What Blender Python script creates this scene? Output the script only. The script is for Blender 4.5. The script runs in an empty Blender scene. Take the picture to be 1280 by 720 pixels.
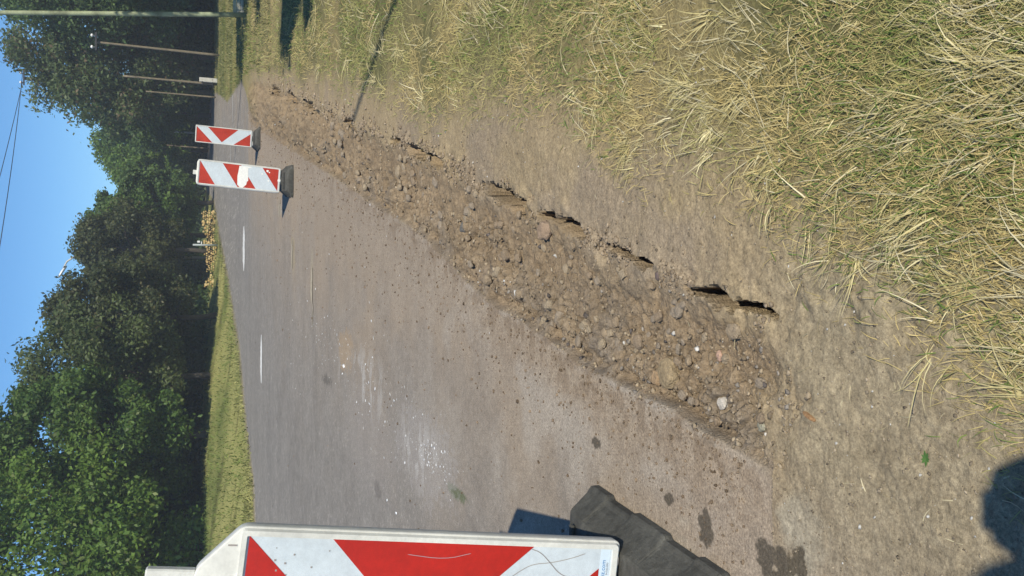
import bpy, bmesh, math, random
import numpy as np
from mathutils import Vector, Matrix, Euler
random.seed(7); rng = np.random.default_rng(7)
S = bpy.context.scene; C = S.collection
PI = math.pi

# ------------------------------------------------------------- camera
CAMH = 1.24; PITCH = math.radians(20.73)
cd = bpy.data.cameras.new('camera'); cam = bpy.data.objects.new('camera', cd); C.objects.link(cam); S.camera = cam
cd.sensor_width = 36; cd.lens = 36*1065/1280; cd.clip_start = 0.02; cd.clip_end = 3000
fwd = Vector((0, math.cos(PITCH), -math.sin(PITCH))); upv = Vector((0, math.sin(PITCH), math.cos(PITCH)))
m3 = Matrix((-upv, Vector((1, 0, 0)), -fwd)).transposed()      # the phone was held sideways: image left is up
cam.matrix_world = Matrix.Translation((0, 0, CAMH)) @ m3.to_4x4()
S.render.resolution_x = 1024; S.render.resolution_y = 576

# ------------------------------------------------------------- sky, sun, exposure
ELEV = math.radians(47.0); SHX, SHY = -0.295, 0.955           # ground direction in which shadows fall
sun_to = Vector((-SHX*math.cos(ELEV), -SHY*math.cos(ELEV), math.sin(ELEV))).normalized()
W = bpy.data.worlds.new('World'); S.world = W; W.use_nodes = True
nt = W.node_tree; nt.nodes.clear()
wo = nt.nodes.new('ShaderNodeOutputWorld'); bg = nt.nodes.new('ShaderNodeBackground'); sk = nt.nodes.new('ShaderNodeTexSky')
sk.sky_type = 'NISHITA'; sk.sun_disc = False; sk.sun_elevation = ELEV
sk.sun_rotation = math.atan2(sun_to.x, sun_to.y)
sk.altitude = 600; sk.air_density = 0.85; sk.dust_density = 0.05; sk.ozone_density = 4.0
tint = nt.nodes.new('ShaderNodeMix'); tint.data_type = 'RGBA'; tint.blend_type = 'MULTIPLY'; tint.inputs[0].default_value = 1
tint.inputs[7].default_value = (0.54, 0.73, 0.83, 1)
nt.links.new(sk.outputs[0], tint.inputs[6]); hs = nt.nodes.new('ShaderNodeHueSaturation'); hs.inputs['Saturation'].default_value = 1.04; hs.inputs['Value'].default_value = .95
nt.links.new(tint.outputs[2], hs.inputs['Color']); nt.links.new(hs.outputs[0], bg.inputs[0]); nt.links.new(bg.outputs[0], wo.inputs[0])
bg.inputs[1].default_value = 0.15
sl = bpy.data.lights.new('sun', 'SUN'); sl.energy = 4.3; sl.angle = math.radians(0.6); sl.color = (1, 0.935, 0.785)
so = bpy.data.objects.new('sun', sl); C.objects.link(so); so.rotation_euler = sun_to.to_track_quat('Z', 'Y').to_euler()
so.location = (3, -8, 9)
S.view_settings.view_transform = 'Standard'; S.view_settings.look = 'None'; S.view_settings.gamma = 1
S.view_settings.exposure = 0.20
S.cycles.max_bounces = 8; S.cycles.transparent_max_bounces = 8

# ------------------------------------------------------------- helpers
def link_mesh(name, verts, faces, mat=None, parent=None, cols=None, smooth=False, sharp=False):
    """verts (n,3) array; faces (m,k) array of equal k or list of lists; cols (n,3) point colours"""
    me = bpy.data.meshes.new(name)
    if isinstance(faces, np.ndarray):
        v = np.ascontiguousarray(verts, dtype=np.float32); fa = np.ascontiguousarray(faces, dtype=np.int32)
        k = fa.shape[1]
        me.vertices.add(len(v)); me.vertices.foreach_set('co', v.ravel())
        me.loops.add(fa.size); me.loops.foreach_set('vertex_index', fa.ravel())
        me.polygons.add(len(fa)); me.polygons.foreach_set('loop_start', np.arange(0, fa.size, k, dtype=np.int32))
        try: me.polygons.foreach_set('loop_total', np.full(len(fa), k, dtype=np.int32))
        except Exception: pass
        me.update(calc_edges=True)
    else:
        me.from_pydata([tuple(map(float, q)) for q in verts], [], faces); me.update()
    if cols is not None:
        at = me.attributes.new('tone', 'FLOAT_COLOR', 'POINT')
        c4 = np.ones((len(verts), 4), dtype=np.float32); c4[:, :3] = cols
        at.data.foreach_set('color', c4.ravel())
    if smooth: me.polygons.foreach_set('use_smooth', np.ones(len(me.polygons), dtype=bool))
    if mat: me.materials.append(mat)
    o = bpy.data.objects.new(name, me); C.objects.link(o)
    if parent: o.parent = parent
    return o

def bm_obj(name, bm, mat, parent=None, smooth=False):
    me = bpy.data.meshes.new(name); bmesh.ops.recalc_face_normals(bm, faces=bm.faces); bm.to_mesh(me); bm.free()
    if smooth:
        for p in me.polygons: p.use_smooth = True
    me.materials.append(mat)
    o = bpy.data.objects.new(name, me); C.objects.link(o)
    if parent: o.parent = parent
    return o

def tag(o, label=None, cat=None, group=None, kind=None):
    if label: o['label'] = label
    if cat: o['category'] = cat
    if group: o['group'] = group
    if kind: o['kind'] = kind
    return o
def thing(name, label, cat, loc=(0, 0, 0), rot=(0, 0, 0), group=None):
    o = bpy.data.objects.new(name, None); C.objects.link(o); o.location = loc; o.rotation_euler = rot
    return tag(o, label, cat, group)

def mat(name, col=(0.5, 0.5, 0.5), rough=0.8, tone=False, noise=None, bump=None, spec=0.5, metal=0.0, trans=0.0, rough_var=0.0):
    """noise = [(scale, low, high)...] multiplies the colour; bump = [(scale, distance)...]"""
    m = bpy.data.materials.new(name); m.use_nodes = True; n = m.node_tree; L = n.links
    b = n.nodes['Principled BSDF']; b.inputs['Roughness'].default_value = rough
    b.inputs['Specular IOR Level'].default_value = spec; b.inputs['Metallic'].default_value = metal
    tc = n.nodes.new('ShaderNodeNewGeometry') if tone == 'world' or tone is True else n.nodes.new('ShaderNodeTexCoord')
    vec = tc.outputs['Position'] if (tone is True or tone == 'world') else tc.outputs['Object']
    if tone is True:
        a = n.nodes.new('ShaderNodeAttribute'); a.attribute_name = 'tone'; cur = a.outputs['Color']
    else:
        r = n.nodes.new('ShaderNodeRGB'); r.outputs[0].default_value = (*col, 1); cur = r.outputs[0]
    for (sc, lo, hi) in (noise or []):
        t = n.nodes.new('ShaderNodeTexNoise'); t.inputs['Scale'].default_value = sc; t.inputs['Detail'].default_value = 5
        t.inputs['Roughness'].default_value = 0.65; L.new(vec, t.inputs['Vector'])
        mr = n.nodes.new('ShaderNodeMapRange'); mr.inputs[1].default_value = 0.3; mr.inputs[2].default_value = 0.7
        mr.inputs[3].default_value = lo; mr.inputs[4].default_value = hi; L.new(t.outputs[0], mr.inputs[0])
        mx = n.nodes.new('ShaderNodeVectorMath'); mx.operation = 'SCALE'
        L.new(cur, mx.inputs[0]); L.new(mr.outputs[0], mx.inputs['Scale']); cur = mx.outputs[0]
    L.new(cur, b.inputs['Base Color'])
    if bump:
        h = None
        for (sc, d) in bump:
            t = n.nodes.new('ShaderNodeTexNoise'); t.inputs['Scale'].default_value = sc; t.inputs['Detail'].default_value = 4
            L.new(vec, t.inputs['Vector'])
            ma = n.nodes.new('ShaderNodeMath'); ma.operation = 'MULTIPLY'; ma.inputs[1].default_value = d; L.new(t.outputs[0], ma.inputs[0])
            if h is None: h = ma.outputs[0]
            else:
                ad = n.nodes.new('ShaderNodeMath'); L.new(h, ad.inputs[0]); L.new(ma.outputs[0], ad.inputs[1]); h = ad.outputs[0]
        bp = n.nodes.new('ShaderNodeBump'); bp.inputs['Strength'].default_value = 1; bp.inputs['Distance'].default_value = 1
        L.new(h, bp.inputs['Height']); L.new(bp.outputs[0], b.inputs['Normal'])
    if trans > 0:
        out = n.nodes['Material Output']; tr = n.nodes.new('ShaderNodeBsdfTranslucent'); mxs = n.nodes.new('ShaderNodeMixShader')
        mxs.inputs[0].default_value = trans; L.new(cur, tr.inputs[0]); L.new(b.outputs[0], mxs.inputs[1]); L.new(tr.outputs[0], mxs.inputs[2])
        L.new(mxs.outputs[0], out.inputs[0])
    return m

def hsh(ix, iy, s):
    n = (ix.astype(np.int64)*374761393 + iy.astype(np.int64)*668265263 + s*974634777) & 0xffffffff
    n = ((n ^ (n >> 13))*1274126177) & 0xffffffff
    return ((n ^ (n >> 16)) & 0xffff)/65535.0
def vn(x, y, s=0):
    ix = np.floor(x); iy = np.floor(y); fx = x-ix; fy = y-iy
    fx = fx*fx*(3-2*fx); fy = fy*fy*(3-2*fy)
    a = hsh(ix, iy, s); b = hsh(ix+1, iy, s); c = hsh(ix, iy+1, s); d = hsh(ix+1, iy+1, s)
    return (a*(1-fx)+b*fx)*(1-fy)+(c*(1-fx)+d*fx)*fy
def fbm(x, y, sc, oct=4, s=0, g=0.5):
    t = 0; a = 1; w = 0
    for i in range(oct):
        t = t+a*vn(x*sc+17.3*i, y*sc-9.1*i, s+i); w += a; a *= g; sc *= 2.03
    return t/w
def cells(x, y, sc, s=0):
    x = x*sc; y = y*sc; ix = np.floor(x); iy = np.floor(y); f1 = np.full(x.shape, 9.); f2 = f1.copy(); idv = np.zeros_like(x)
    for dx in (-1, 0, 1):
        for dy in (-1, 0, 1):
            cx = ix+dx; cy = iy+dy; d = np.hypot(cx+hsh(cx, cy, s)-x, cy+hsh(cx, cy, s+7)-y); h_ = hsh(cx, cy, s+13)
            near = d < f1; f2 = np.where(near, f1, np.minimum(f2, d)); idv = np.where(near, h_, idv); f1 = np.where(near, d, f1)
    return f1, f2, idv
def clodz(x, y, it):
    z = np.zeros_like(x); k = it > .02
    if not k.any(): return z, z
    a, b = x[k], y[k]; wx = a+(fbm(a, b, 30, 2, 301)-.5)*.03; wy = b+(fbm(a, b, 30, 2, 302)-.5)*.03
    out = 0; ck = 0; far = sst(4, 10, b)
    for sc, am, w in ((9, .040, .25+.5*far), (21, .020, 1-.2*far), (50, .0085, 1.)):
        f1, f2, i_ = cells(wx, wy, sc, int(sc)); edge = sst(0, .22, f2-f1)
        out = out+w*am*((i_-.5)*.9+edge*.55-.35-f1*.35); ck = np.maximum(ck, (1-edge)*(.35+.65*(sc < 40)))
    z[k] = out; c = np.zeros_like(x); c[k] = ck
    return z, c
def sst(a, b, x):
    t = np.clip((x-a)/(b-a), 0, 1); return t*t*(3-2*t)
def lerp(a, b, t):
    t = np.asarray(t)[..., None]; return np.asarray(a)*(1-t)+np.asarray(b)*t

# ------------------------------------------------------------- ground plan (metres; x right, y away)
LX = np.array([(-.46,1.50),(-.42,1.60),(-.40,1.75),(-.35,1.99),(-.23,2.79),(-.04,3.69),(.33,4.87),(.89,7.35),(1.89,11.8),(3.2,17.7),(3.9,20.5)])
RX = np.array([(-.05,1.50),(-.06,1.58),(-.01,1.88),(.08,2.21),(.21,2.66),(.38,3.28),(.82,4.87),(1.83,8.79),(2.75,12.2),(4.15,17.7),(4.7,20.5)])
GX = np.array([(-.33,.9),(-.25,1.10),(-.20,1.22),(-.10,1.37),(0,1.48),(.12,1.65),(.24,1.92),(.36,2.3),(.46,2.59),(.62,3.28),(1.0,4.87),(2.05,8.79),(2.9,12.2),(4.25,17.7),(5.2,22.5),(6.4,31),(9.5,44),(12.5,60),(16,90),(20,140)])
RR = np.array([(-.5,1.5),(-.41,1.7),(.33,4.87),(1.89,11.8),(3.3,17.7),(3.9,19.5),(5.2,22.5),(6.4,31),(9.5,44),(12.5,60),(16,90),(20,140)])      # right edge of the road
RL = np.array([(-60,15.5),(-15,17.0),(-4.71,17.7),(-3.93,18.2),(-3.27,20.2),(-1.47,23.5),(.55,31),(2.44,39.3),(4.7,48.2),(8.3,75),(14,140)])  # left edge of the road
def fx(P, y): return np.interp(y, P[:, 1], P[:, 0])
def left_edge_dist(x, y):
    """signed distance beyond the road's left edge, positive on the grass"""
    d = np.full(x.shape, 1e9)
    for (a, b) in zip(RL[:-1], RL[1:]):
        ab = b-a; t = np.clip(((x-a[0])*ab[0]+(y-a[1])*ab[1])/(ab@ab), 0, 1)
        d = np.minimum(d, np.hypot(x-a[0]-t*ab[0], y-a[1]-t*ab[1]))
    xe = np.interp(y, RL[2:, 1], RL[2:, 0]); ye = np.interp(x, RL[:3, 0], RL[:3, 1])
    inside = ((y > 17.7) & (x < xe)) | ((x < -4.71) & (y > ye))
    return np.where(inside, d, -d)
HOLES = [(0,3.36,.22),(0,2.76,.15),(0,2.30,.075),(0,2.17,.05),(0,1.83,.07),(0,1.665,.05),(0,4.45,.17),(0,4.85,.20),(0,5.35,.13),(0,7.1,.22),(0,8.1,.16),(0,9.6,.35),(0,11.4,.4),(0,13.6,.5)]
def ground(x, y):
    """height, class (0 verge, 1 road, 2 trench), colour, roughness"""
    wob = (fbm(x, y, 3.1, 3, 5)-.5)
    wob2 = (fbm(x, y, 11, 3, 6)-.5)
    xl = fx(LX, y)+wob*.05+wob2*.03; xr = fx(RX, y)+wob*.10+wob2*.05
    endn = sst(1.46, 1.76, y+wob2*.22+wob*.12); endf = 1-sst(18.5, 20.5, y)
    w = np.maximum(xr-xl, .05)
    wall = np.zeros_like(x); rag = (fbm(x, y, 16, 3, 8)-.5)
    for (hx, hy, hr) in HOLES:
        ex = fx(RX, hy); sl_ = (fx(RX, hy+.2)-fx(RX, hy-.1))/.3; t_ = np.hypot(sl_, 1)
        du = ((x-ex+hr*.15)*1-(y-hy)*sl_)/t_; dv = ((x-ex)*sl_+(y-hy))/t_
        q = ((du-rag*.05-.012)/(.006+hr*.14))**2+(dv/(hr*1.25))**2
        wall = np.maximum(wall, sst(1.35, .65, q+rag*3.2+(fbm(x, y, 55, 2, 9)-.5)*1.6))
    inT = sst(0, .018, x-xl+wob2*.02)*sst(0, .13, xr-x+rag*.12)*endn*endf
    inT = np.maximum(inT, wall*endf)
    s = np.clip((x-xl)/w, 0, 1)
    grow = np.clip(.6+y*.06, .7, 1.6)
    cz_, _ck = clodz(x, y, inT)
    lump = (fbm(x, y, 7, 4, 11, .6)-.5)*.055 + (fbm(x, y, 80, 2, 13)-.5)*.010 + cz_*(1.0+.65*sst(.42, .6, fbm(x, y, 3.3, 3, 16)))*(1-.72*sst(.40, .72, s+(wob)*.5)*sst(9, 5, y))
    hole = -wall*(.28+.06*np.clip(y*.6, 1, 3.5))
    depth = -.014*sst(0, .03, x-xl)-.014*np.sin(s*PI)+.014*sst(.35, 1, s)-.032*np.exp(-((s-.07)/.06)**2)*sst(.46, .60, fbm(x, y, 6, 3, 14))
    zT = depth+lump*grow*sst(-.03, .12, s)*(1-.6*wall)+hole
    # spoil heap crumbs along the far half of the cut
    zT = zT+.07*sst(6, 12, y)*np.sin(s*PI)*fbm(x, y, 2.2, 3, 15)*1.6-.05*sst(5, 9, y)*np.maximum(np.exp(-((s-.12)/.09)**2), np.exp(-((s-.9)/.1)**2))*sst(.45, .6, fbm(x, y, 2.6, 3, 17))
    verge_l = sst(-.02, .06, x-xr)
    zV = .006+.012*sst(0, .3, x-xr)+.006*(np.abs(fbm(x, y, 33, 3, 24)-.5))+.03*(fbm(x, y, 2.3, 4, 21)-.5)+.010*(fbm(x, y, 14, 3, 22)-.5)+.004*(fbm(x, y, 60, 2, 23)-.5)
    rim = .018*np.exp(-((x-xr)/.05)**2)*wob2*3
    zR = .0012*(fbm(x, y, 30, 2, 31)-.5)+.004*sst(.5, 0, np.abs(x-xl))*fbm(x, y, 9, 3, 32)
    gedge = fx(GX, y)
    roadish = 1-sst(-.02, .10, x-fx(RR, y)+wob*.12)
    near_end = 1-sst(1.3, 1.7, y)
    roadish = np.where(y < 1.6, 1-sst(-.75, -.35, x+wob*.3), roadish)
    z = zR*roadish+(zV+rim)*(1-roadish)
    z = z*(1-inT)+zT*inT
    led = left_edge_dist(x, y)
    bank = sst(0, 6.5, led)
    lb = led > 0
    z = np.where(lb, .02+.74*bank+.05*(fbm(x, y, .8, 3, 41)-.5), z)
    rbank = sst(3, 14, x-gedge)*sst(14, 30, y)
    z = z+.35*rbank*(~lb)
    # ---------------- colours
    n1 = fbm(x, y, 1.7, 4, 51); n2 = fbm(x, y, 9, 4, 52); n3 = fbm(x, y, 45, 3, 53)
    asph = lerp((.160,.151,.141), (.238,.221,.203), n1*.6+n3*.6)
    asph = asph*(0.80+.40*n2)[..., None]*(1+.5*sst(.66, .8, fbm(x, y, 70, 2, 65)))[..., None]
    dR = fx(RR, y)-x                                   # distance left of the cut
    dustn = np.clip(dR+(n1-.5)*1.2*np.clip(.4+y*.05, .4, 1.4), 0, 99)
    wd = .42+.155*y
    dust = np.exp(-(dustn/np.clip(wd, .7, 2.1))**1.6)
    dust = np.where(y > 20, dust*.25, dust)
    dustc = lerp((.255,.200,.148), (.355,.287,.218), n2*.6+n3*.5)
    pale = sst(.48, .66, fbm(x, y, 2.6, 4, 54))*sst(2.2, .4, dR)*sst(6, 2.5, y)
    dust = np.clip(dust*1.05+.35*sst(2.6, .3, dR)*sst(.4, .65, fbm(x, y, 1.9, 4, 66)), 0, 1)
    road = asph*(1-dust[..., None]*.92)+dustc*dust[..., None]*.92
    road = lerp(road, (.38,.335,.285), pale*.6)
    sm = sst(.56, .66, fbm(x*.55, y*.9, 7, 4, 67, .7))*np.maximum(sst(.5, .1, np.hypot((x+.95)/.55, (y-4.8)/1.3)), .8*sst(.6, .1, np.hypot((x+.75)/.7, (y-6.6)/2.4)))
    road = lerp(road, (.46,.44,.42), sm*.75)
    # longer worn streaks across the road (wheel tracks) and spatter of lime
    tr = sst(.5, .72, fbm(x*.35, y*1.8, 1.1, 3, 55))*sst(3, 9, y)
    road = road*(1-.07*tr)[..., None]
    for (sx, sy, rx_, ry_, cc, am) in [(-1.42,5.96,.06,.13,(.08,.07,.06),.6),(-.89,8.36,.05,.34,(.08,.07,.06),.6),(-.54,7.27,.16,.36,(.36,.26,.16),.6),(-1.02,4.06,.03,.16,(.07,.10,.03),.7),
                                   (.22,9.4,.2,.12,(.34,.29,.21),.6),(.45,11.2,.28,.2,(.33,.27,.17),.6),(1.15,12.9,.1,.25,(.4,.37,.3),.6),(-.95,4.7,.28,.62,(.36,.33,.31),.45),(-1.1,6.3,.4,.9,(.30,.27,.25),.35)]:
        k = sst(1.25, .55, ((x-sx)/rx_)**2+((y-sy)/ry_)**2+(n2-.5)*2.2+(n3-.5)*2.4)
        road = lerp(road, cc, k*am)
    dirt = lerp((.190,.143,.098), (.370,.288,.202), n2*.75+n3*.45)
    dirt = dirt*(.84+.32*n1)[..., None]
    gry = sst(.50, .72, fbm(x, y, 6, 4, 56))*sst(.70, .3, s+wob*.5)
    dirt = lerp(dirt, lerp((.275,.205,.140), (.385,.300,.205), n2*.5+n3*.5), sst(.42, .75, s+wob*.5)*.8)
    trench = lerp(dirt, (.25,.215,.18), gry*.6)*(1-.24*_ck)[..., None]  # shade in the crevices between clods is put into the colour
    soil = lerp((.245,.190,.120), (.385,.310,.205), n1*.35+n2*.35+n3*.4)
    soil = lerp(soil, (.25,.205,.17), sst(.45, .7, fbm(x, y, 3.5, 3, 57))*.5)
    graveld = lerp((.195,.160,.110), (.350,.297,.210), n3*.7+n2*.45)
    vg = lerp(soil, graveld, sst(1.70, 1.35, y+(n1-.5)*.3)*sst(.6, .1, x+.2))
    turf = lerp((.085,.095,.030), (.22,.185,.085), sst(.3, .7, fbm(x, y, 1.3, 4, 58)))*(.75+.5*n3)[..., None]
    gm = sst(-.08, .30, x-gedge+(n1-.5)*.5*np.clip(y*.25, .35, 1))
    gm = np.where(y < 1.5, sst(-.12, .35, (x-gedge)+(n1-.5)*.35), gm)
    vg = lerp(vg, turf, gm*.8)
    wm = 0
    for (sx, sy, rx_, ry_) in [(-.60,1.875,.035,.035),(-.635,1.865,.035,.04),(-.62,1.62,.05,.045),(-.66,1.56,.09,.07),(-.74,1.66,.05,.08),(-.60,1.52,.05,.04),(-.66,1.46,.05,.04),(-.585,2.05,.022,.03),(-.505,2.50,.022,.035)]:
        wm = np.maximum(wm, np.exp(-(((x-sx)/rx_)**2+((y-sy)/ry_)**2)))
    wet = sst(.30, .40, wm*(-.25+1.1*fbm(x, y, 17, 4, 59, .7)+.75*fbm(x, y, 60, 2, 68)))
    paste = sst(.9, .2, np.hypot((x+.62)/.5, (y-1.65)/.55))*sst(.42, .6, fbm(x, y, 8, 4, 60))
    col = road*roadish[..., None]+vg*(1-roadish)[..., None]
    col = lerp(col, (.38,.36,.30), paste*.6)
    nearfoot = sst(1.7, 1.25, y)
    col = lerp(col, graveld, nearfoot*.75*(1-gm))
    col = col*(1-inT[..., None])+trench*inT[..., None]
    band = sst(.0, .03, xl-x)*sst(.22, .08, xl-x)*endn*endf*sst(6, 3, y)
    col = lerp(col, lerp((.27,.205,.145), (.36,.29,.215), n3), band*.75*(1-gm))
    crumb = sst(.25, .0, np.abs(x-xl))*(1-inT)*sst(.5, .62, fbm(x, y, 20, 3, 61))*endn*endf
    col = lerp(col, (.20,.145,.095), crumb*.6)
    turfL = lerp((.13,.15,.045), (.28,.27,.10), sst(.3, .7, fbm(x, y*.7, .55, 4, 62)))
    turfL = lerp((.22,.19,.12), turfL, sst(0, .7, led))
    turfL = turfL*(1-.45*sst(.55, .68, fbm(x*.3, y*1.4, 1.1, 3, 69)))[..., None]
    turfL = turfL*(1-.55*sst(9, 14, led)*(fbm(x, y, .5, 2, 63)))[..., None]
    col = np.where(lb[..., None], turfL, col)
    farR = sst(16, 24, y)*(1-roadish)*(~lb)
    col = lerp(col, lerp((.10,.11,.035), (.22,.20,.08), sst(.35, .7, fbm(x*.6, y*.6, 1, 3, 64))), farR)
    col = lerp(col, (.075,.062,.045), wet*.88)
    dark = sst(-.01, .03, -(z+.05))*inT
    cls = np.where(inT > .3, 2, np.where((roadish > .5) & (~lb) & (y > 1.55), 1, 0))
    warm = 1-.6*roadish
    col = col*(1+np.array([.03, .0, -.07])*warm[..., None])
    return z, cls, np.clip(col, .01, .9), gm*(inT < .2)*(~lb), inT, led

# polar sheet, finest where the photographer looks
ang = np.concatenate([np.linspace(-180, -32, 60)[:-1], np.linspace(-32, 32, 520)[:-1], np.linspace(32, 180, 60)])*PI/180
rad = np.concatenate([np.geomspace(.15, .85, 25)[:-1], np.geomspace(.85, 24, 1500)[:-1], np.geomspace(24, 1500, 240)])
A, R = np.meshgrid(ang, rad); GXv = (R*np.sin(A)).ravel(); GYv = (R*np.cos(A)).ravel()
Z, CL, COL, GM, INT, LED = ground(GXv, GYv)
na, nr = len(ang), len(rad)
ii, jj = np.meshgrid(np.arange(nr-1), np.arange(na-1), indexing='ij')
F = np.stack([ii*na+jj, ii*na+jj+1, (ii+1)*na+jj+1, (ii+1)*na+jj], -1).reshape(-1, 4)[:, ::-1]
V = np.stack([GXv, GYv, Z], 1)
MG = mat('turf_soil', tone=True, rough=.95, spec=.15, noise=[(45, .80, 1.18), (140, .66, 1.36), (600, .66, 1.34)], bump=[(420, .0014), (140, .0012)])
MR = mat('dusty_asphalt', tone=True, rough=.8, spec=.35, noise=[(38, .84, 1.16), (150, .62, 1.42), (600, .70, 1.30)], bump=[(420, .0022), (150, .0022)])
MT = mat('loose_dirt', tone=True, rough=.97, spec=.1, noise=[(90, .72, 1.26), (450, .70, 1.25)], bump=[(130, .007), (380, .0035)])
fc = CL[F].max(1)
for nm, k, mt, nmk in (('ground', 0, MG, 0), ('road', 1, MR, 0), ('trench', 2, MT, 0)):
    f_ = F[fc == k]; used, inv = np.unique(f_, return_inverse=True)
    o = link_mesh(nm, V[used], inv.reshape(-1, 4), mt, cols=COL[used], smooth=True); tag(o, kind='structure')
    if k == 0:   # close the small disc at the photographer's feet
        pass
fo = np.arange(na-1)
disc = np.vstack([[0, 0, 0.0], V[:na]]); link = np.stack([np.zeros(na-1, int), fo+2, fo+1], 1)
tag(link_mesh('ground', disc, link, MG, cols=np.tile([.22,.19,.14], (na+1, 1))), kind='structure')

def hz(x, y):
    z = ground(np.array([float(x)]), np.array([float(y)]))[0]; return float(z[0])

# ------------------------------------------------------------- ribbons (grass, straw)
def ribbons(name, px, py, L, wd, ang_, lift, curl, col, m, label, seg=3, z0=None, cat='grass'):
    n = len(px)
    if z0 is None: z0 = ground(px, py)[0]
    t = np.linspace(0, 1, seg+1)
    P = np.zeros((n, seg+1, 3)); a0 = ang_
    x = px.copy(); y = py.copy(); P[:, 0, 0] = x; P[:, 0, 1] = y; P[:, 0, 2] = z0
    zz = z0.copy(); el = lift.copy(); az = a0.copy()
    for i in range(seg):
        st = L/seg
        x = x+np.sin(az)*np.cos(el)*st; y = y+np.cos(az)*np.cos(el)*st; zz = np.maximum(zz+np.sin(el)*st, z0+.001)
        P[:, i+1] = np.stack([x, y, zz], 1)
        az = az+curl/seg; el = el-lift*1.25/seg
    roll = rng.uniform(-.8, .8, n)
    sx = np.cos(a0)*np.cos(roll); sy = -np.sin(a0)*np.cos(roll); sz = np.sin(roll)
    side = np.stack([sx, sy, sz], 1)[:, None, :]
    wp = (wd[:, None]*np.array([1, .95, .8, .15] if seg == 3 else np.linspace(1, .15, seg+1))[None])[..., None]*.5
    A_ = P+side*wp; B_ = P-side*wp
    V_ = np.stack([A_, B_], 2).reshape(n, (seg+1)*2, 3)
    base = (np.arange(n)*(seg+1)*2)[:, None, None]
    q = np.array([[2*i, 2*i+1, 2*i+3, 2*i+2] for i in range(seg)])[None]
    F_ = (base+q).reshape(-1, 4)
    cc = np.repeat(col, (seg+1)*2, axis=0)
    o = link_mesh(name, V_.reshape(-1, 3), F_, m, cols=cc)
    return tag(o, label, cat, kind='stuff')
MB = mat('grass_blades', tone=True, rough=.75, spec=.25, trans=.18)
MS = mat('straw_blades', tone=True, rough=.6, spec=.35, trans=.10)

def scatter(n, r0, r1, amax=27, amin=-27):
    r = np.exp(rng.uniform(math.log(r0), math.log(r1), n)); a = np.radians(rng.uniform(amin, amax, n))
    return r*np.sin(a), r*np.cos(a)
def turf_mask(x, y):
    return ground(x, y)[3]
def rcol(n, a, b, var=.12):
    t = rng.random(n); c = lerp(a, b, t); return np.clip(c*(1+rng.normal(0, var, n))[:, None], .01, .95)

# short living grass in patches
x, y = scatter(150000, .85, 24, 32)
gm = turf_mask(x, y); patch = fbm(x, y, 1.6, 3, 71)*.6+fbm(x, y, 6, 3, 72)*.4
far = sst(2.5, 9, y)
keep = rng.random(len(x)) < gm*sst(.45, .62, patch+.05*far)*.55*(.5+.5*sst(1.2, 2.6, y))
x, y, pk = x[keep], y[keep], patch[keep]; n = len(x)
sc = np.clip(.6+.16*y, .7, 2.2)
col = lerp(rcol(n, (.075,.14,.025), (.15,.225,.045)), rcol(n, (.23,.25,.08), (.36,.35,.13)), rng.random(n)*.7)
ribbons('green_grass', x, y, rng.uniform(.018, .05, n)*sc, rng.uniform(.0016, .003, n)*sc, rng.normal(.1, .9, n), rng.uniform(.25, 1.1, n), rng.normal(0, .5, n), col, MB,
        'short green grass growing in patches on the mown verge')
# dry stubble
x, y = scatter(270000, .85, 24, 32)
gm = turf_mask(x, y); dens = fbm(x, y, 3, 3, 73)
keep = rng.random(len(x)) < gm*sst(.25, .6, dens)*.85*(.50+.5*sst(1.2, 2.8, y))+.015*(gm > .02)
x, y = x[keep], y[keep]; n = len(x); sc = np.clip(.6+.17*y, .7, 2.3)
hue = fbm(x, y, 2.6, 3, 74)
col = lerp(rcol(n, (.37,.285,.11), (.60,.48,.21)), rcol(n, (.20,.225,.06), (.38,.38,.13)), sst(.42, .62, hue)*.65)
ribbons('dry_grass', x, y, rng.uniform(.015, .06, n)*sc, rng.uniform(.0011, .0022, n)*sc, rng.normal(.25, .75, n), np.abs(rng.normal(.35, .4, n)), rng.normal(0, .6, n), col, MS,
        'short dry stubble and withered grass matted over the verge')
# long bleached straw, in combed swaths
x, y = scatter(60000, .85, 14, 32)
gm = turf_mask(x, y); sw = fbm(x, y, 2.2, 3, 75)*.55+fbm(x, y, 7, 2, 76)*.45
keep = rng.random(len(x)) < sst(.15, .8, gm)*(.10+.90*sst(.45, .60, sw))*np.clip(1.15-y*.045, .3, 1)*.22*np.where(y < 1.6, .75, 1)
x, y = x[keep], y[keep]; n = len(x); sc = np.clip(.62+.16*y, .7, 1.7)
sweep = (fbm(x, y, 2.0, 2, 77)-.5)*3.4+.25
col = rcol(n, (.44,.38,.215), (.72,.64,.42), .14)
ribbons('straw', x, y, rng.uniform(.04, .16, n)*sc, (.0013+.0029*rng.random(n)**1.5)*np.clip(sc, .85, 1.8), sweep+rng.normal(0, .38, n), np.abs(rng.normal(.24, .22, n)), rng.normal(0, .45, n), col, MS,
        'long bleached straw lying in combed swaths on the verge', seg=4)
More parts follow.
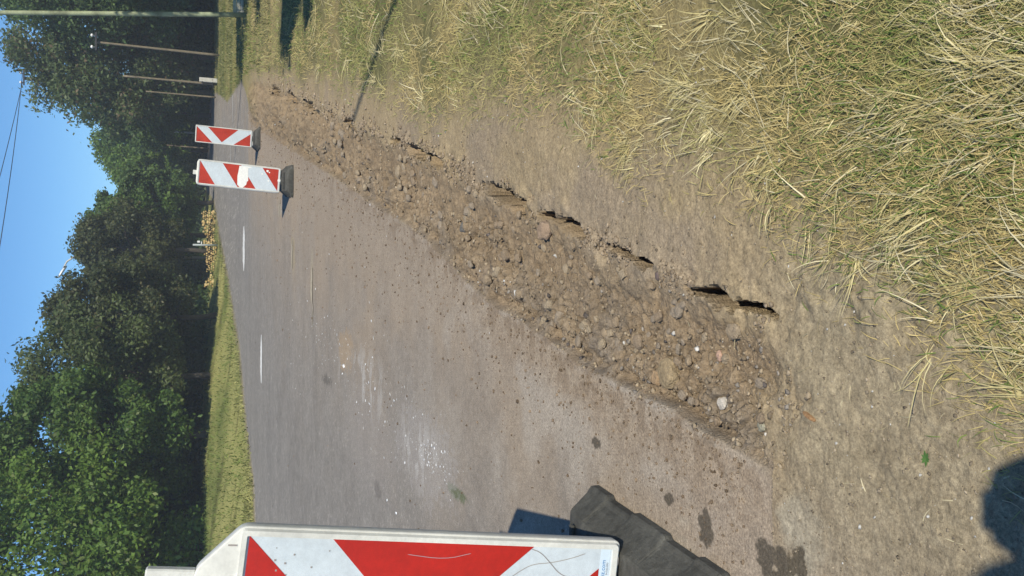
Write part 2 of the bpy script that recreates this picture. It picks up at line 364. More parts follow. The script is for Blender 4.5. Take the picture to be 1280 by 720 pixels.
# tufts: many straws fanning out of one root
x, y = scatter(2300, .85, 12, 32); gm = turf_mask(x, y)
keep = rng.random(len(x)) < sst(.05, .6, gm)*(.25+.75*sst(.45, .6, fbm(x, y, 2.2, 3, 75))); cx, cy = x[keep], y[keep]
m_ = rng.integers(5, 24, len(cx)); idx = np.repeat(np.arange(len(cx)), m_); n = len(idx); tsc = np.clip(.62+.16*cy, .75, 1.8)
dirn = (fbm(cx, cy, 1.2, 2, 78)-.5)*4.5+rng.normal(.1, .6, len(cx)); spread = rng.uniform(.12, .5, len(cx)); tl = rng.uniform(.05, .135, len(cx)); tone_ = rng.random(len(cx))
x = cx[idx]+rng.normal(0, .012, n)*tsc[idx]; y = cy[idx]+rng.normal(0, .012, n)*tsc[idx]
col = lerp(rcol(n, (.32,.27,.11), (.52,.44,.19), .14), rcol(n, (.50,.43,.21), (.76,.67,.39), .12), tone_[idx])
ribbons('straw_tufts', x, y, tl[idx]*rng.uniform(.45, 1.15, n)*tsc[idx], (.0012+.0034*rng.random(n)**1.6)*np.clip(tsc[idx], .85, 1.8), dirn[idx]+rng.normal(0, 1, n)*spread[idx], np.abs(rng.normal(.28, .25, n)), rng.normal(0, .5, n), col, MS,
        'tufts of cut straw fanning out over the verge', seg=4)
# stray straws on the bare soil
x, y = scatter(900, .9, 6, 25); _, cl_, _, gm, it, _ = ground(x, y)
keep = (cl_ != 1) & (x > -.45) & (rng.random(len(x)) < .35-.28*it)
x, y = x[keep], y[keep]; n = len(x)
ribbons('loose_straw', x, y, rng.uniform(.015, .06, n), rng.uniform(.0012, .0026, n), rng.uniform(-PI, PI, n), np.abs(rng.normal(.1, .1, n)), rng.normal(0, .6, n), rcol(n, (.40,.33,.19), (.62,.55,.36)), MS,
        'stray bits of straw lying on bare soil beside the trench')
# grass of the left bank and the far right verge
x = rng.uniform(-26, 8, 60000); y = 17+np.exp(rng.uniform(0, math.log(45), 60000))-1
led = ground(x, y)[5]; keep = led > -.12+.5*fbm(x, y, 1.5, 3, 97)*rng.random(len(x)); x, y, led = x[keep], y[keep], led[keep]; n = len(x)
hue = fbm(x, y, .5, 3, 81)
col = lerp(rcol(n, (.11,.16,.035), (.20,.24,.06)), rcol(n, (.30,.29,.10), (.42,.39,.16)), sst(.42, .66, hue))
ribbons('bank_grass', x, y, rng.uniform(.05, .20, n), rng.uniform(.012, .03, n), rng.uniform(-PI, PI, n), rng.uniform(.6, 1.4, n), rng.normal(0, .5, n), col, MB,
        'olive and straw yellow grass on the low bank across the road', seg=2)
x = rng.uniform(3, 34, 60000); y = rng.uniform(14, 52, 60000)
g_ = ground(x, y); keep = (g_[5] < 0) & (x > fx(GX, y)+.15*rng.random(len(x))) & (rng.random(len(x)) < np.clip(28/y**1.1, .1, 1)); x, y = x[keep], y[keep]; n = len(x)
hue = fbm(x, y, .6, 3, 82)
col = lerp(rcol(n, (.13,.17,.04), (.22,.25,.075)), rcol(n, (.28,.26,.10), (.38,.34,.16)), sst(.42, .66, hue))
ribbons('verge_grass', x, y, rng.uniform(.06, .15, n), rng.uniform(.010, .026, n), rng.uniform(-PI, PI, n), rng.uniform(.6, 1.4, n), rng.normal(0, .5, n), col, MB,
        'taller green and yellow grass where the verge runs back under the trees', seg=2)

# ------------------------------------------------------------- stones and clods
ico = bmesh.new(); bmesh.ops.create_icosphere(ico, subdivisions=1, radius=1)
IV = np.array([v.co[:] for v in ico.verts]); IF = np.array([[v.index for v in f.verts] for f in ico.faces]); ico.free()
MK = mat('stone_crumbs', tone=True, rough=.95, spec=.2, noise=[(300, .75, 1.25)], bump=[(500, .002)])
def rocks(name, x, y, r, flat, col, label, sink=.25, cat='rubble'):
    n = len(x); z = ground(x, y)[0]
    J = IV[None]*(1+rng.normal(0, .30, (n, len(IV), 1)))+rng.normal(0, .13, (n, len(IV), 3)); J = np.clip(J, -.95, .95)
    sc_ = np.stack([rng.uniform(.7, 1.3, n), rng.uniform(.6, 1.1, n), flat], 1)*r[:, None]
    J = J*sc_[:, None, :]
    a = rng.uniform(0, 2*PI, n); tx = rng.normal(0, .35, n)
    X_, Y_, Z_ = J[..., 0], J[..., 1], J[..., 2]
    Y2 = Y_*np.cos(tx)[:, None]-Z_*np.sin(tx)[:, None]; Z2 = Y_*np.sin(tx)[:, None]+Z_*np.cos(tx)[:, None]
    X2 = X_*np.cos(a)[:, None]-Y2*np.sin(a)[:, None]; Y3 = X_*np.sin(a)[:, None]+Y2*np.cos(a)[:, None]
    P = np.stack([X2+x[:, None], Y3+y[:, None], Z2+(z+r*flat*(1-2*sink)*.8)[:, None]], -1)
    Fq = (IF[None]+(np.arange(n)*len(IV))[:, None, None]).reshape(-1, 3)
    o = link_mesh(name, P.reshape(-1, 3), Fq, MK, cols=np.repeat(col, len(IV), 0)); return tag(o, label, cat, kind='stuff')
def rockcol(n):
    base = rcol(n, (.20,.155,.105), (.40,.32,.22)); g = rcol(n, (.19,.165,.14), (.38,.335,.28)); k = rng.random(n)
    base = np.where((k > .84)[:, None], g, base); base = np.where((k > .93)[:, None], rcol(n, (.10,.085,.075), (.14,.12,.11)), base)
    return np.where((k < .014)[:, None], rcol(n, (.50,.47,.42), (.62,.60,.56)), base)
x, y = scatter(85000, 1.42, 21, 24); it = ground(x, y)[4]
sB = (x-fx(LX, y))/np.maximum(fx(RX, y)-fx(LX, y), .05)
den = fbm(x, y, 4, 3, 91)
keep = (it > .12) & (rng.random(len(x)) < np.clip((.35+.9*sst(.45, .7, den))*(.22+.9*sst(.72, .35, sB+(den-.5)*.8)), 0, 1)); x, y = x[keep], y[keep]; n = len(x)
r = (.0018+.0080*rng.random(n)**4)*np.clip(.65+.20*y, .85, 2.8)
rocks('trench_rubble', x, y, r, rng.uniform(.45, .9, n), rockcol(n), 'loose rubble of small stones and dirt crumbs filling the trench')
x, y = scatter(60000, 1.5, 20, 24); dR = fx(RR, y)-x
keep = (dR > 0) & (rng.random(len(x)) < np.minimum(.8*np.exp(-dR/(.11+.045*y)), .75)+.006) & (y > 1.7) & (y < 19.6); x, y = x[keep], y[keep]; n = len(x)
r = (.0015+.0050*rng.random(n)**3.5)*np.clip(.7+.14*y, .85, 2.0)
rocks('road_crumbs', x, y, r, rng.uniform(.5, .9, n), rcol(n, (.12,.085,.055), (.27,.20,.135)), 'dark crumbs of soil scattered over the dusty road edge', .2)
x, y = scatter(30000, .9, 9, 25); _, cl_, _, gm, it, _ = ground(x, y)
keep = (cl_ == 0) & (it < .1) & (rng.random(len(x)) < .6-.45*gm); x, y = x[keep], y[keep]; n = len(x)
k = rng.random(n)
colg = np.where((k > .95)[:, None], rcol(n, (.42,.40,.36), (.60,.58,.54)), rcol(n, (.15,.12,.085), (.38,.31,.22)))
rocks('fine_gravel', x, y, (.0009+.0042*rng.random(n)**4)*np.clip(.6+.25*y, .8, 2), rng.uniform(.4, .8, n), colg, 'fine gravel trodden into the bare ground before the trench', .3)
n = 5200; y = np.exp(rng.uniform(math.log(1.6), math.log(15), n)); x = fx(RX, y)+rng.normal(.0, .018, n)*(1+.35*y)
cl = fbm(x, y, 6, 3, 96); k = cl > .47; x, y = x[k], y[k]; n = len(x)
rocks('rim_crumbs', x, y, (.0018+.0085*rng.random(n)**3)*np.clip(.6+.16*y, .8, 2.2), rng.uniform(.5, .9, n), rcol(n, (.21,.16,.11), (.38,.30,.21)), 'crumbled soil lying along the broken grass side rim of the trench', .2)
# white flecks of lime on the road
k = 560; tq = rng.random(240); x = np.concatenate([rng.normal(-.92, .05, 170), -.95+.45*tq+rng.normal(0, .16, 240), rng.normal(-.3, .7, 150)]); y = np.concatenate([rng.normal(4.5, .20, 170), 4.6+4.5*tq**1.4+rng.normal(0, .3, 240), rng.uniform(3.5, 12, 150)])
r = (.0022+.010*rng.random(k)**5)*np.where(y > 5, 1.45, 1)
rocks('lime_flecks', x, y, r, np.full(k, .14), rcol(k, (.66,.65,.64), (.85,.85,.84), .05), 'white flecks of lime spattered across the asphalt', .1)

def clod(name, label, cat, x, y, r, sc=(1, 1, .6), col=(.28,.21,.14), boxy=0, rz=0., sink=.3, group=None, sub=3, tilt=0.):
    bm = bmesh.new(); bmesh.ops.create_icosphere(bm, subdivisions=sub, radius=1)
    sd = rng.uniform(0, 99)
    from mathutils import noise as mn
    for v in bm.verts:
        c = v.co
        if boxy: c = Vector([math.copysign(abs(q)**(1-boxy), q) for q in c])
        d = 1+.26*mn.noise(c*1.3+Vector((sd, 0, 0)))+.10*mn.noise(c*3.7+Vector((0, sd, 0)))+.04*mn.noise(c*9)
        v.co = Vector((c.x*sc[0], c.y*sc[1], c.z*sc[2]))*d*r
    m_ = clod_mats.setdefault(col, mat('clod_surface', col, rough=.95, spec=.15, noise=[(60, .78, 1.2), (300, .8, 1.2)], bump=[(160, .006), (500, .002)]))
    o = bm_obj(name, bm, m_); o.location = (x, y, hz(x, y)+r*sc[2]*(1-2*sink)*.9); o.rotation_euler = (tilt, 0, rz)
    return tag(o, label, cat, group)
clod_mats = {}
clod('dirt_clod', 'large rounded brown dirt clod between the two biggest shadowed gaps', 'dirt clod', .215, 2.93, .036, (1, 1.25, .75), (.32,.23,.16), sink=.35)
clod('broken_clod', 'broad broken yellow brown clod low in the trench near its road edge', 'dirt clod', -.238, 2.08, .037, (1.05, 1.1, .6), (.33,.25,.15), .25, .4)
clod('broken_clod', 'smaller flat ochre clod lying against the broad broken one', 'dirt clod', -.262, 2.17, .021, (1.1, .9, .5), (.36,.25,.15), .3, 1.)
clod('dirt_block', 'squarish dirt block just below the last dark gap at the near end', 'dirt clod', -.105, 1.745, .020, (1.0, 1.15, .6), (.32,.25,.17), .45, .15)
clod('flat_pebble', 'round olive grey pebble at the near end corner of the trench', 'stone', -.322, 1.65, .013, (1, 1.1, .5), (.33,.31,.23), sink=.25)
clod('pale_stone', 'pale whitish stone near the road side of the trench end', 'stone', -.292, 1.83, .015, (1.1, 1.1, .6), (.55,.50,.43), .2, .5)
clod('grey_stone', 'dark grey round stone lying alone half way up the trench', 'stone', .30, 4.03, .032, (1, 1, .7), (.15,.14,.125))
clod('pink_stone', 'small pinkish stone in the middle of the near rubble', 'stone', -.172, 1.84, .012, (1.1, .9, .6), (.50,.33,.24), .2)
clod('brick_fragment', 'thin rust brown splinter lying on bare soil past the trench end', 'splinter', -.272, 1.462, .014, (.35, 1.3, .4), (.34,.20,.10), .3, -.35)
clod('dark_pebble', 'dark purplish pebble beside the small narrow gap', 'stone', .035, 2.10, .012, (1, 1, .6), (.17,.13,.12))
kk = 0; tries = 0
while kk < 120 and tries < 4000:
    tries += 1
    yy = math.exp(random.uniform(math.log(1.62), math.log(9))); s_ = random.uniform(.08, .88)
    xx = float(fx(LX, yy)*(1-s_)+fx(RX, yy)*s_)
    rr = random.uniform(.0075, .0165)*(.45+yy*.33)
    clod('loose_clod', 'angular brown clod or stone lying loose among the trench rubble', 'dirt clod', xx, yy, rr, (random.uniform(.8, 1.3), random.uniform(.7, 1.1), random.uniform(.5, .8)),
         random.choice([(.30,.23,.155), (.27,.205,.14), (.34,.27,.185), (.29,.235,.175)]), random.uniform(0, .45), random.uniform(0, 6), .28, 'loose clods in the trench rubble', 2, random.uniform(-.4, .4))
    kk += 1

# ------------------------------------------------------------- traffic beacons
def polyslab(pts, y0, y1):
    bm = bmesh.new(); vs = [bm.verts.new((px_, y0, pz_)) for px_, pz_ in pts]; f = bm.faces.new(vs)
    r = bmesh.ops.extrude_face_region(bm, geom=[f]); bmesh.ops.translate(bm, vec=(0, y1-y0, 0), verts=[g for g in r['geom'] if isinstance(g, bmesh.types.BMVert)])
    bmesh.ops.recalc_face_normals(bm, faces=bm.faces); return bm
def bevel(bm, w, seg=2, sel=None):
    bmesh.ops.bevel(bm, geom=[e for e in bm.edges if sel is None or sel(e)], offset=w, segments=seg, affect='EDGES', profile=.5)
def round_poly(pts, r, n=4):
    out = []; k = len(pts)
    for i in range(k):
        p0, p1, p2 = Vector(pts[i-1]), Vector(pts[i]), Vector(pts[(i+1) % k])
        a = (p0-p1).normalized(); b = (p2-p1).normalized(); rr = min(r, (p0-p1).length*.45, (p2-p1).length*.45)
        s_, e_ = p1+a*rr, p1+b*rr
        for j in range(n+1):
            t = j/n; out.append(tuple((s_*(1-t)**2+p1*2*t*(1-t)+e_*t*t)))
    return out
def inset_poly(pts, d):
    out = []; k = len(pts)
    cx = sum(p[0] for p in pts)/k; cz = sum(p[1] for p in pts)/k
    hw = max(abs(p[0]-cx) for p in pts); hh = max(abs(p[1]-cz) for p in pts)
    return [(cx+(p[0]-cx)*(hw-d)/hw, cz+(p[1]-cz)*(hh-d)/hh) for p in pts]
MPW = mat('white_plastic', (.74,.73,.67), .45, noise=[(5, .78, 1.06), (28, .86, 1.05), (120, .93, 1.04)], bump=[(40, .0008)])
MREF = mat('white_reflective_film', (.60,.66,.70), .35, noise=[(5, .88, 1.05), (40, .93, 1.04), (300, .93, 1.05)])
MRED = mat('red_reflective_film', (.46,.013,.005), .5, noise=[(5, .80, 1.08), (40, .90, 1.08), (300, .92, 1.06)])
MRED2 = mat('weathered_red_film', (.46,.034,.012), .45, noise=[(9, .75, 1.1), (60, .85, 1.12)])
MRUB = mat('recycled_rubber', (.062,.060,.052), .85, spec=.3, noise=[(7, .62, 1.5), (45, .75, 1.3), (300, .8, 1.2)], bump=[(60, .004), (300, .002)])
MSTK = mat('sticker_paper', (.62,.72,.80), .5, noise=[(60, .95, 1.03)])
MINK = mat('blue_ink', (.10,.26,.50), .5); MGINK = mat('grey_ink', (.28,.30,.33), .5)
MSCR = mat('scuff_line', (.30,.27,.25), .7); MPNT = mat('white_paint_patch', (.82,.81,.77), .6, noise=[(30, .9, 1.04)])
MGREY = mat('grey_primer', (.36,.37,.36), .6)

def flat_poly(name, pts, yy, m, parent, th=.0012):
    bm = polyslab(pts, yy, yy-th); return bm_obj(name, bm, m, parent)
def make_frame(parent, outline, win, depth, m):
    """solid plastic shell: slab with rounded edge, a raised rim around the picture window"""
    bm = polyslab(round_poly(outline, .018), depth*.5, -depth*.5+.006); bevel(bm, .004, 2)
    fr = bm_obj('shell', bm, m, parent, True)
    # rim: ring between rounded outline and window
    o_ = win['rim_out']; i_ = win['rim_in']; n = len(o_); y0, y1 = -depth*.5+.008, -depth*.5-.004
    vs = [(p[0], y0, p[1]) for p in o_]+[(p[0]*.985, y1, p[1]) for p in inset_poly(o_, .003)]+[(p[0], y1, p[1]) for p in i_]+[(p[0], y0, p[1]) for p in i_]
    fs = []
    for k in range(3):
        for j in range(n): fs.append([k*n+j, k*n+(j+1) % n, (k+1)*n+(j+1) % n, (k+1)*n+j])
    r = link_mesh('rim', np.array(vs), fs, m, parent, smooth=False)
    return fr, r
def rect(x0, x1, z0, z1): return [(x0, z0), (x1, z0), (x1, z1), (x0, z1)]
def base_block(parent, Lh=.39, Wh=.205, H=.115):
    """recycled rubber foot plate: low flange, sloping flanks, cut-outs along the long sides, ribs on top"""
    bm = bmesh.new()
    # plan rows along y: flange outline with notches, shoulder and deck
    ys = [-Lh, -Lh+.03, -.25, -.24, -.10, -.09, .09, .10, .24, .25, Lh-.03, Lh]
    fl = [Wh-.035, Wh, Wh, Wh-.012, Wh-.012, Wh, Wh, Wh-.012, Wh-.012, Wh, Wh, Wh-.035]
    sec = []
    for yq, w in zip(ys, fl):
        e = abs(yq) > Lh-.02; e2 = abs(yq) > Lh-.04
        hf = .030; hs = H*(.55 if e else (.86 if e2 else 1)); 
        sec.append([(w, 0), (w, hf), (w-.014, hf+.004), (Wh-.075, hs), (Wh-.085, hs+.001), (-(Wh-.085), hs+.001), (-(Wh-.075), hs), (-(w-.014), hf+.004), (-w, hf), (-w, 0)])
    rows = [[bm.verts.new((px_, yq, pz_)) for px_, pz_ in s_] for yq, s_ in zip(ys, sec)]
    for a, b in zip(rows[:-1], rows[1:]):
        for j in range(len(a)-1): bm.faces.new((a[j], a[j+1], b[j+1], b[j]))
        bm.faces.new((a[-1], a[0], b[0], b[-1]))
    bm.faces.new(rows[0]); bm.faces.new(rows[-1][::-1])
    bmesh.ops.recalc_face_normals(bm, faces=bm.faces); bevel(bm, .004, 1)
    foot = bm_obj('foot_plate', bm, MRUB, parent)
    for k in (-1, 1):
        for q in (.30, .20):
            b2 = bmesh.new(); bmesh.ops.create_cube(b2, size=1); bmesh.ops.scale(b2, vec=(.21, .022, .012), verts=b2.verts); bevel(b2, .003, 1)
            r = bm_obj('rib', b2, MRUB, parent); r.location = (0, k*q, H+.004)
    for k in (-1, 1):
        b2 = bmesh.new(); bmesh.ops.create_cube(b2, size=1); bmesh.ops.scale(b2, vec=(.10, .05, .018), verts=b2.verts); bevel(b2, .005, 1)
        r = bm_obj('socket', b2, MRUB, parent); r.location = (0, k*.055, H+.006)
    return foot
def text(body, size, m, parent, loc, sx=1):
    cu = bpy.data.curves.new('lettering', 'FONT'); cu.body = body; cu.size = size; cu.extrude = .0003; cu.resolution_u = 2
    tmp = bpy.data.objects.new('lettering', cu); C.objects.link(tmp); bpy.context.view_layer.update()
    me = bpy.data.meshes.new_from_object(tmp.evaluated_get(bpy.context.evaluated_depsgraph_get())); bpy.data.objects.remove(tmp)
    me.materials.clear(); me.materials.append(m); o = bpy.data.objects.new('lettering', me); C.objects.link(o); o.parent = parent
    o.location = loc; o.rotation_euler = (PI/2, 0, 0); o.scale = (sx, 1, 1); return o
def pline(name, pts, w, yy, m, parent):
    for _ in range(2): pts = [pts[0]]+[tuple(np.array(a_)*(1-t_)+np.array(b_)*t_) for a_, b_ in zip(pts[:-1], pts[1:]) for t_ in (.25, .75)]+[pts[-1]]
    vs = []; fs = []
    for i, p in enumerate(pts):
        q = pts[min(i+1, len(pts)-1)]; p0 = pts[max(i-1, 0)]; d = Vector((q[0]-p0[0], q[1]-p0[1])).normalized()
        ww = w*(.3 if i in (0, len(pts)-1) else 1)
        vs += [(p[0]-d.y*ww, yy, p[1]+d.x*ww), (p[0]+d.y*ww, yy, p[1]-d.x*ww)]
        if i: fs.append([2*i-2, 2*i-1, 2*i+1, 2*i])
    return link_mesh(name, vs, fs, m, parent)

def beacon(label, loc, base_rz, lean, back, yaw, kind):
    t = thing('traffic_beacon', label, 'traffic beacon', loc, (0, 0, base_rz))
    base_block(t)
    # the blade leans in its loose socket
    blade = bpy.data.objects.new('blade', None); C.objects.link(blade); blade.parent = t
    blade.location = (0, 0, .13); blade.rotation_euler = (back, lean, yaw-base_rz)
    w = .165; D = .048
    if kind == 'near':
        outl = [(-w, 0), (w, 0), (w, 1.015), (.055, 1.115), (-.055, 1.115), (-w, 1.015)]
    elif kind == 'split':
        outl = [(-w+.03, 0), (w-.03, 0), (w, .03), (w, 1.0), (w-.03, 1.03), (-w+.03, 1.03), (-w, 1.0), (-w, .03)]
    else:
        outl = [(-.03, -.05), (.03, -.05), (w-.01, 0), (w-.01, 1.01), (-w+.01, 1.01), (-w+.01, 0)]
    top = 1.0 if kind != 'far' else .99
    wi = w-.022; ro = round_poly(rect(-w+.004, w-.004, .006, top+.018), .012); ri = round_poly(rect(-wi, wi, .024, top+.003), .004)
    make_frame(blade, outl, dict(rim_out=ro, rim_in=ri), D, MPW)
    yf = -D*.5+.0035
    flat_poly('white_sheet', rect(-wi-.003, wi+.003, .022, top+.004), yf, MREF, blade)
    xr = wi; xl = -wi; yR = yf-.0016; R_ = MRED if kind == 'near' else MRED2
    if kind in ('near', 'far'):
        z0 = .06 if kind == 'near' else .03
        P = [[(xr, 1.0-.003), (xl, 1.0-.003), (xl, .705)], [(xr, .795), (-.118, .54), (xr, .254)], [(xr-.055, z0), (xl, .33), (xl, z0)]]
        for p in P: flat_poly('red_stripe', p, yR, R_, blade, .0008)
    else:
        P = [[(xr, .995), (xl, .995), (xl, .80)], [(xr, .725), (xl, .525), (xl, .30), (xr, .50)], [(xr, .235), (xl, .03), (xr, .03)]]
        for p in P: flat_poly('red_stripe', p, yR, R_, blade, .0008)
        pat = [(xr-.01, .52), (xr-.005, .37), (xr-.02, .37), (xr-.025, .41), (-.05, .40), (-.06, .415), (-.10, .42), (xl, .46), (xl+.002, .50), (xl+.03, .53), (.0, .535), (.08, .525)]
        flat_poly('paint_patch', pat, yR-.0012, MPNT, blade, .0006)
        for (qx, qz, a_) in [(.105, .17, .016), (.06, .235, .012), (-.02, .15, .014), (.09, .145, .010)]:
            flat_poly('paint_patch', round_poly([(qx-a_, qz-a_*.6), (qx+a_, qz-a_), (qx+a_*.8, qz+a_), (qx-a_*.6, qz+a_*.7)], .01), yR-.0012, MPNT, blade, .0006)
    if kind != 'far':
        b2 = bmesh.new(); bmesh.ops.create_cube(b2, size=1)
        hgt = .115 if kind == 'near' else .075
        bmesh.ops.scale(b2, vec=(.105 if kind == 'near' else .055, .03, hgt), verts=b2.verts); bevel(b2, .004, 1)
        h_ = bm_obj('lamp_stub', b2, MPW, blade); h_.location = (0 if kind == 'near' else -.01, 0, outl[-2][1]+hgt*.5-.004)
    b2 = bmesh.new(); bmesh.ops.create_cube(b2, size=1); bmesh.ops.scale(b2, vec=(.058, .036, .14), verts=b2.verts); bevel(b2, .006, 1)
    bm_obj('post', b2, MGREY if kind == 'near' else MPW, blade).location = (0, 0, -.055)
    if kind == 'near':
        flat_poly('sticker', rect(-.12, xr-.001, .030, .058), yf-.0014, MSTK, blade, .0006)
        text('allemuhz.com', .0172, MINK, blade, (.018, yf-.0026, .042), 1.0)
        text('Tel.: 34/562-890', .0085, MGINK, blade, (.055, yf-.0026, .033), .9)
        # scratches
        pline('scratch', [(-.05, .47), (.02, .41), (.045, .33), (.075, .29), (.095, .255), (.1, .20), (.115, .14), (.128, .105)], .0009, yR-.0012, MSCR, blade)
        pline('scratch', [(.135, .262), (.127, .235), (.10, .205), (.07, .175), (.058, .135)], .0010, yR-.0012, MSCR, blade)
        pline('scratch', [(.11, .60), (.10, .50), (.118, .43)], .0007, yR-.0012, MGINK, blade)
        for (qx, qz) in [(.115, .93), (.085, .93), (.06, .925), (.10, .885), (.078, .905), (.07, .84), (.112, .80), (.05, .90)]:
            a_ = random.uniform(.0012, .0026); flat_poly('dent', rect(qx-a_, qx+a_, qz-a_, qz+a_*.8), yR-.0004, MSCR, blade, .0006)
        for zq, in [(.02,)]:
            flat_poly('slot', rect(.10, .122, .004, .010), -D*.5-.0002, MSCR, blade, .0006)
        flat_poly('slot', rect(.115, .119, 1.024, 1.045), -D*.5+.005, MSCR, blade, .0006)
    if kind == 'split':
        bm = bmesh.new(); bmesh.ops.create_cone(bm, segments=10, radius1=.02, radius2=.02, depth=.02, cap_ends=True)
        bmesh.ops.rotate(bm, matrix=Matrix.Rotation(PI/2, 3, 'X'), verts=bm.verts); o = bm_obj('bolt', bm, MPNT, blade); o.location = (0, -.02, .018)
    return t
beacon('nearest red and white chevron beacon, cropped by the frame, in a black rubber foot', (-.872, 2.14, 0), math.radians(-5), math.radians(7), math.radians(-4), 0, 'near')
beacon('middle diagonally striped red and white beacon with a white paint patch across it', (1.40, 11.5, 0), math.radians(-6), math.radians(4.3), math.radians(-1), math.radians(2), 'split')
beacon('farthest and smallest red and white chevron beacon at the end of the trench', (2.83, 16.9, 0), math.radians(-4), math.radians(2.6), 0, math.radians(-4), 'far')

# ------------------------------------------------------------- road markings
MLINE = mat('worn_white_paint', (.74,.73,.70), .7, noise=[(25, .72, 1.15)])
MLINE2 = mat('worn_yellow_paint', (.42,.36,.26), .8, noise=[(25, .7, 1.15)])
def dash(x0, x1, y0, w, m, lab):
    n = 22; top = []; bot = []
    for i in range(n+1):
        t = i/n; xx = x0+(x1-x0)*t; e = (.35+.65*min(1, 4*t, 4*(1-t)))
        yj = y0+.03*math.sin(t*4)
        bot.append((xx, yj-w*e*random.uniform(.75, 1), .006)); top.append((xx, yj+w*e*random.uniform(.7, 1), .006))
    o = link_mesh('road_marking', bot+top, [[i, i+1, n+2+i, n+1+i] for i in range(n)], m); tag(o, kind='structure'); return o
dash(.42, 1.50, 21.7, .46, MLINE, ''); dash(-1.75, -.86, 16.3, .22, MLINE, '')
dash(-.95, -.85, 16.2, .02, MLINE, '')
dash(-.17, .22, 9.38, .08, MLINE2, ''); dash(-.45, -.15, 9.3, .02, MLINE2, ''); dash(.25, .62, 11.25, .07, MLINE2, ''); dash(1.05, 1.3, 12.9, .06, MLINE2, '')
dash(5.1, 8.2, 27.5, .09, MLINE, ''); dash(3.9, 5.0, 29, .07, MLINE, '')

# ------------------------------------------------------------- poles, wires, lamps
def tube(bm, pts, rads, n=8, cap=True):
    rings = []; pts = [Vector(p) for p in pts]
    for i, (p, r) in enumerate(zip(pts, rads)):
        d = (pts[min(i+1, len(pts)-1)]-pts[max(i-1, 0)]).normalized(); a = d.orthogonal().normalized()
        if i and rings: a = (prev-d*prev.dot(d)).normalized()
        prev = a; b = d.cross(a)
        rings.append([bm.verts.new(p+(a*math.cos(2*PI*k/n)+b*math.sin(2*PI*k/n))*r) for k in range(n)])
    for a, b in zip(rings[:-1], rings[1:]):
        for k in range(n): bm.faces.new((a[k], a[(k+1) % n], b[(k+1) % n], b[k]))
    if cap: bm.faces.new(rings[0][::-1]); bm.faces.new(rings[-1])
    return bm
MWOOD = mat('old_pole_wood', (.20,.165,.11), .85, noise=[(6, .7, 1.25), (60, .85, 1.15)], bump=[(80, .004)])
MPOLE = mat('flaking_pole_paint', (.40,.44,.27), .6, noise=[(2.2, .35, 1.3), (30, .8, 1.1)])
MCONC = mat('pale_concrete', (.55,.53,.47), .85, noise=[(8, .8, 1.1)], bump=[(60, .003)])
MPORC = mat('white_porcelain', (.8,.8,.8), .2); MWIRE = mat('dark_wire', (.03,.03,.035), .6); MLAMP = mat('lamp_housing', (.62,.65,.68), .4, metal=.2)
def pole(label, x, y, H, r, lean=(0, 0), m=MWOOD, stub=False, ins=False, r2=None, z=None):
    z0 = hz(x, y)-.05 if z is None else z
    t = thing('utility_pole', label, 'pole', (x, y, z0))
    k = 9; pts = [(lean[0]*H*i/k, lean[1]*H*i/k, H*i/k) for i in range(k+1)]
    bm_obj('shaft', tube(bmesh.new(), pts, [r+(((r2 or r*.75)-r)*i/k) for i in range(k+1)], 10), m, t, True)
    if stub:
        bm = bmesh.new(); bmesh.ops.create_cube(bm, size=1); bmesh.ops.scale(bm, vec=(.20, .16, .85), verts=bm.verts); bevel(bm, .015, 1)
        s_ = bm_obj('concrete_stub', bm, MCONC, t); s_.location = (.12, -.20, .42)
        for q in (.25, .7):
            bm = bmesh.new(); bmesh.ops.create_cube(bm, size=1); bmesh.ops.scale(bm, vec=(.30, .36, .03), verts=bm.verts)
            bm_obj('clamp', bm, MWIRE, t).location = (.05, -.1, q)
    if ins:
        bm = bmesh.new(); bmesh.ops.create_cube(bm, size=1); bmesh.ops.scale(bm, vec=(.75, .07, .07), verts=bm.verts)
        c_ = bm_obj('crossarm', bm, MWIRE, t); c_.location = (lean[0]*H, lean[1]*H-.12, H-.05)
        for q in (-.24, .24):
            bm = bmesh.new(); tube(bm, [(0, 0, 0), (0, 0, .06), (0, 0, .07), (0, 0, .13), (0, 0, .16)], [.03, .035, .065, .07, .03], 8)
            bm_obj('insulator', bm, MPORC, t, True).location = (lean[0]*H+q, lean[1]*H-.12, H-.01)
    return t
pole('tall wooden pole behind the photographer casting its thin shadow on the verge', 3.16, .96, 6.9, .042, r2=.028)
pole('slim pole with flaking yellow green paint at the right edge of the verge', 6.23, 20.3, 7.2, .056, (-.098, .02), MPOLE, r2=.045)
pole('wooden pole topped by two white insulators before the dark trees', 10.15, 39.3, 4.95, .06, (.018, 0), ins=True, r2=.045)
pole('wooden pole bolted to a short white concrete stub', 9.62, 42.6, 4.1, .06, (.012, 0), stub=True)
pole('thin grey pole just beyond the one with the concrete stub', 9.62, 45.5, 3.3, .045, (.012, 0))
pole('bare thin pole under the low round tree beyond the beacons', 9.40, 61, 4.1, .05, (.03, 0), MWOOD)
pole('bare thin pole rising above the middle beacon', 7.1, 62, 3.2, .06, (.05, 0), MPOLE)
pole('tall pole with insulators hidden in the big tree at right', 10.9, 50.4, 9.35, .12, (0, 0), ins=True)
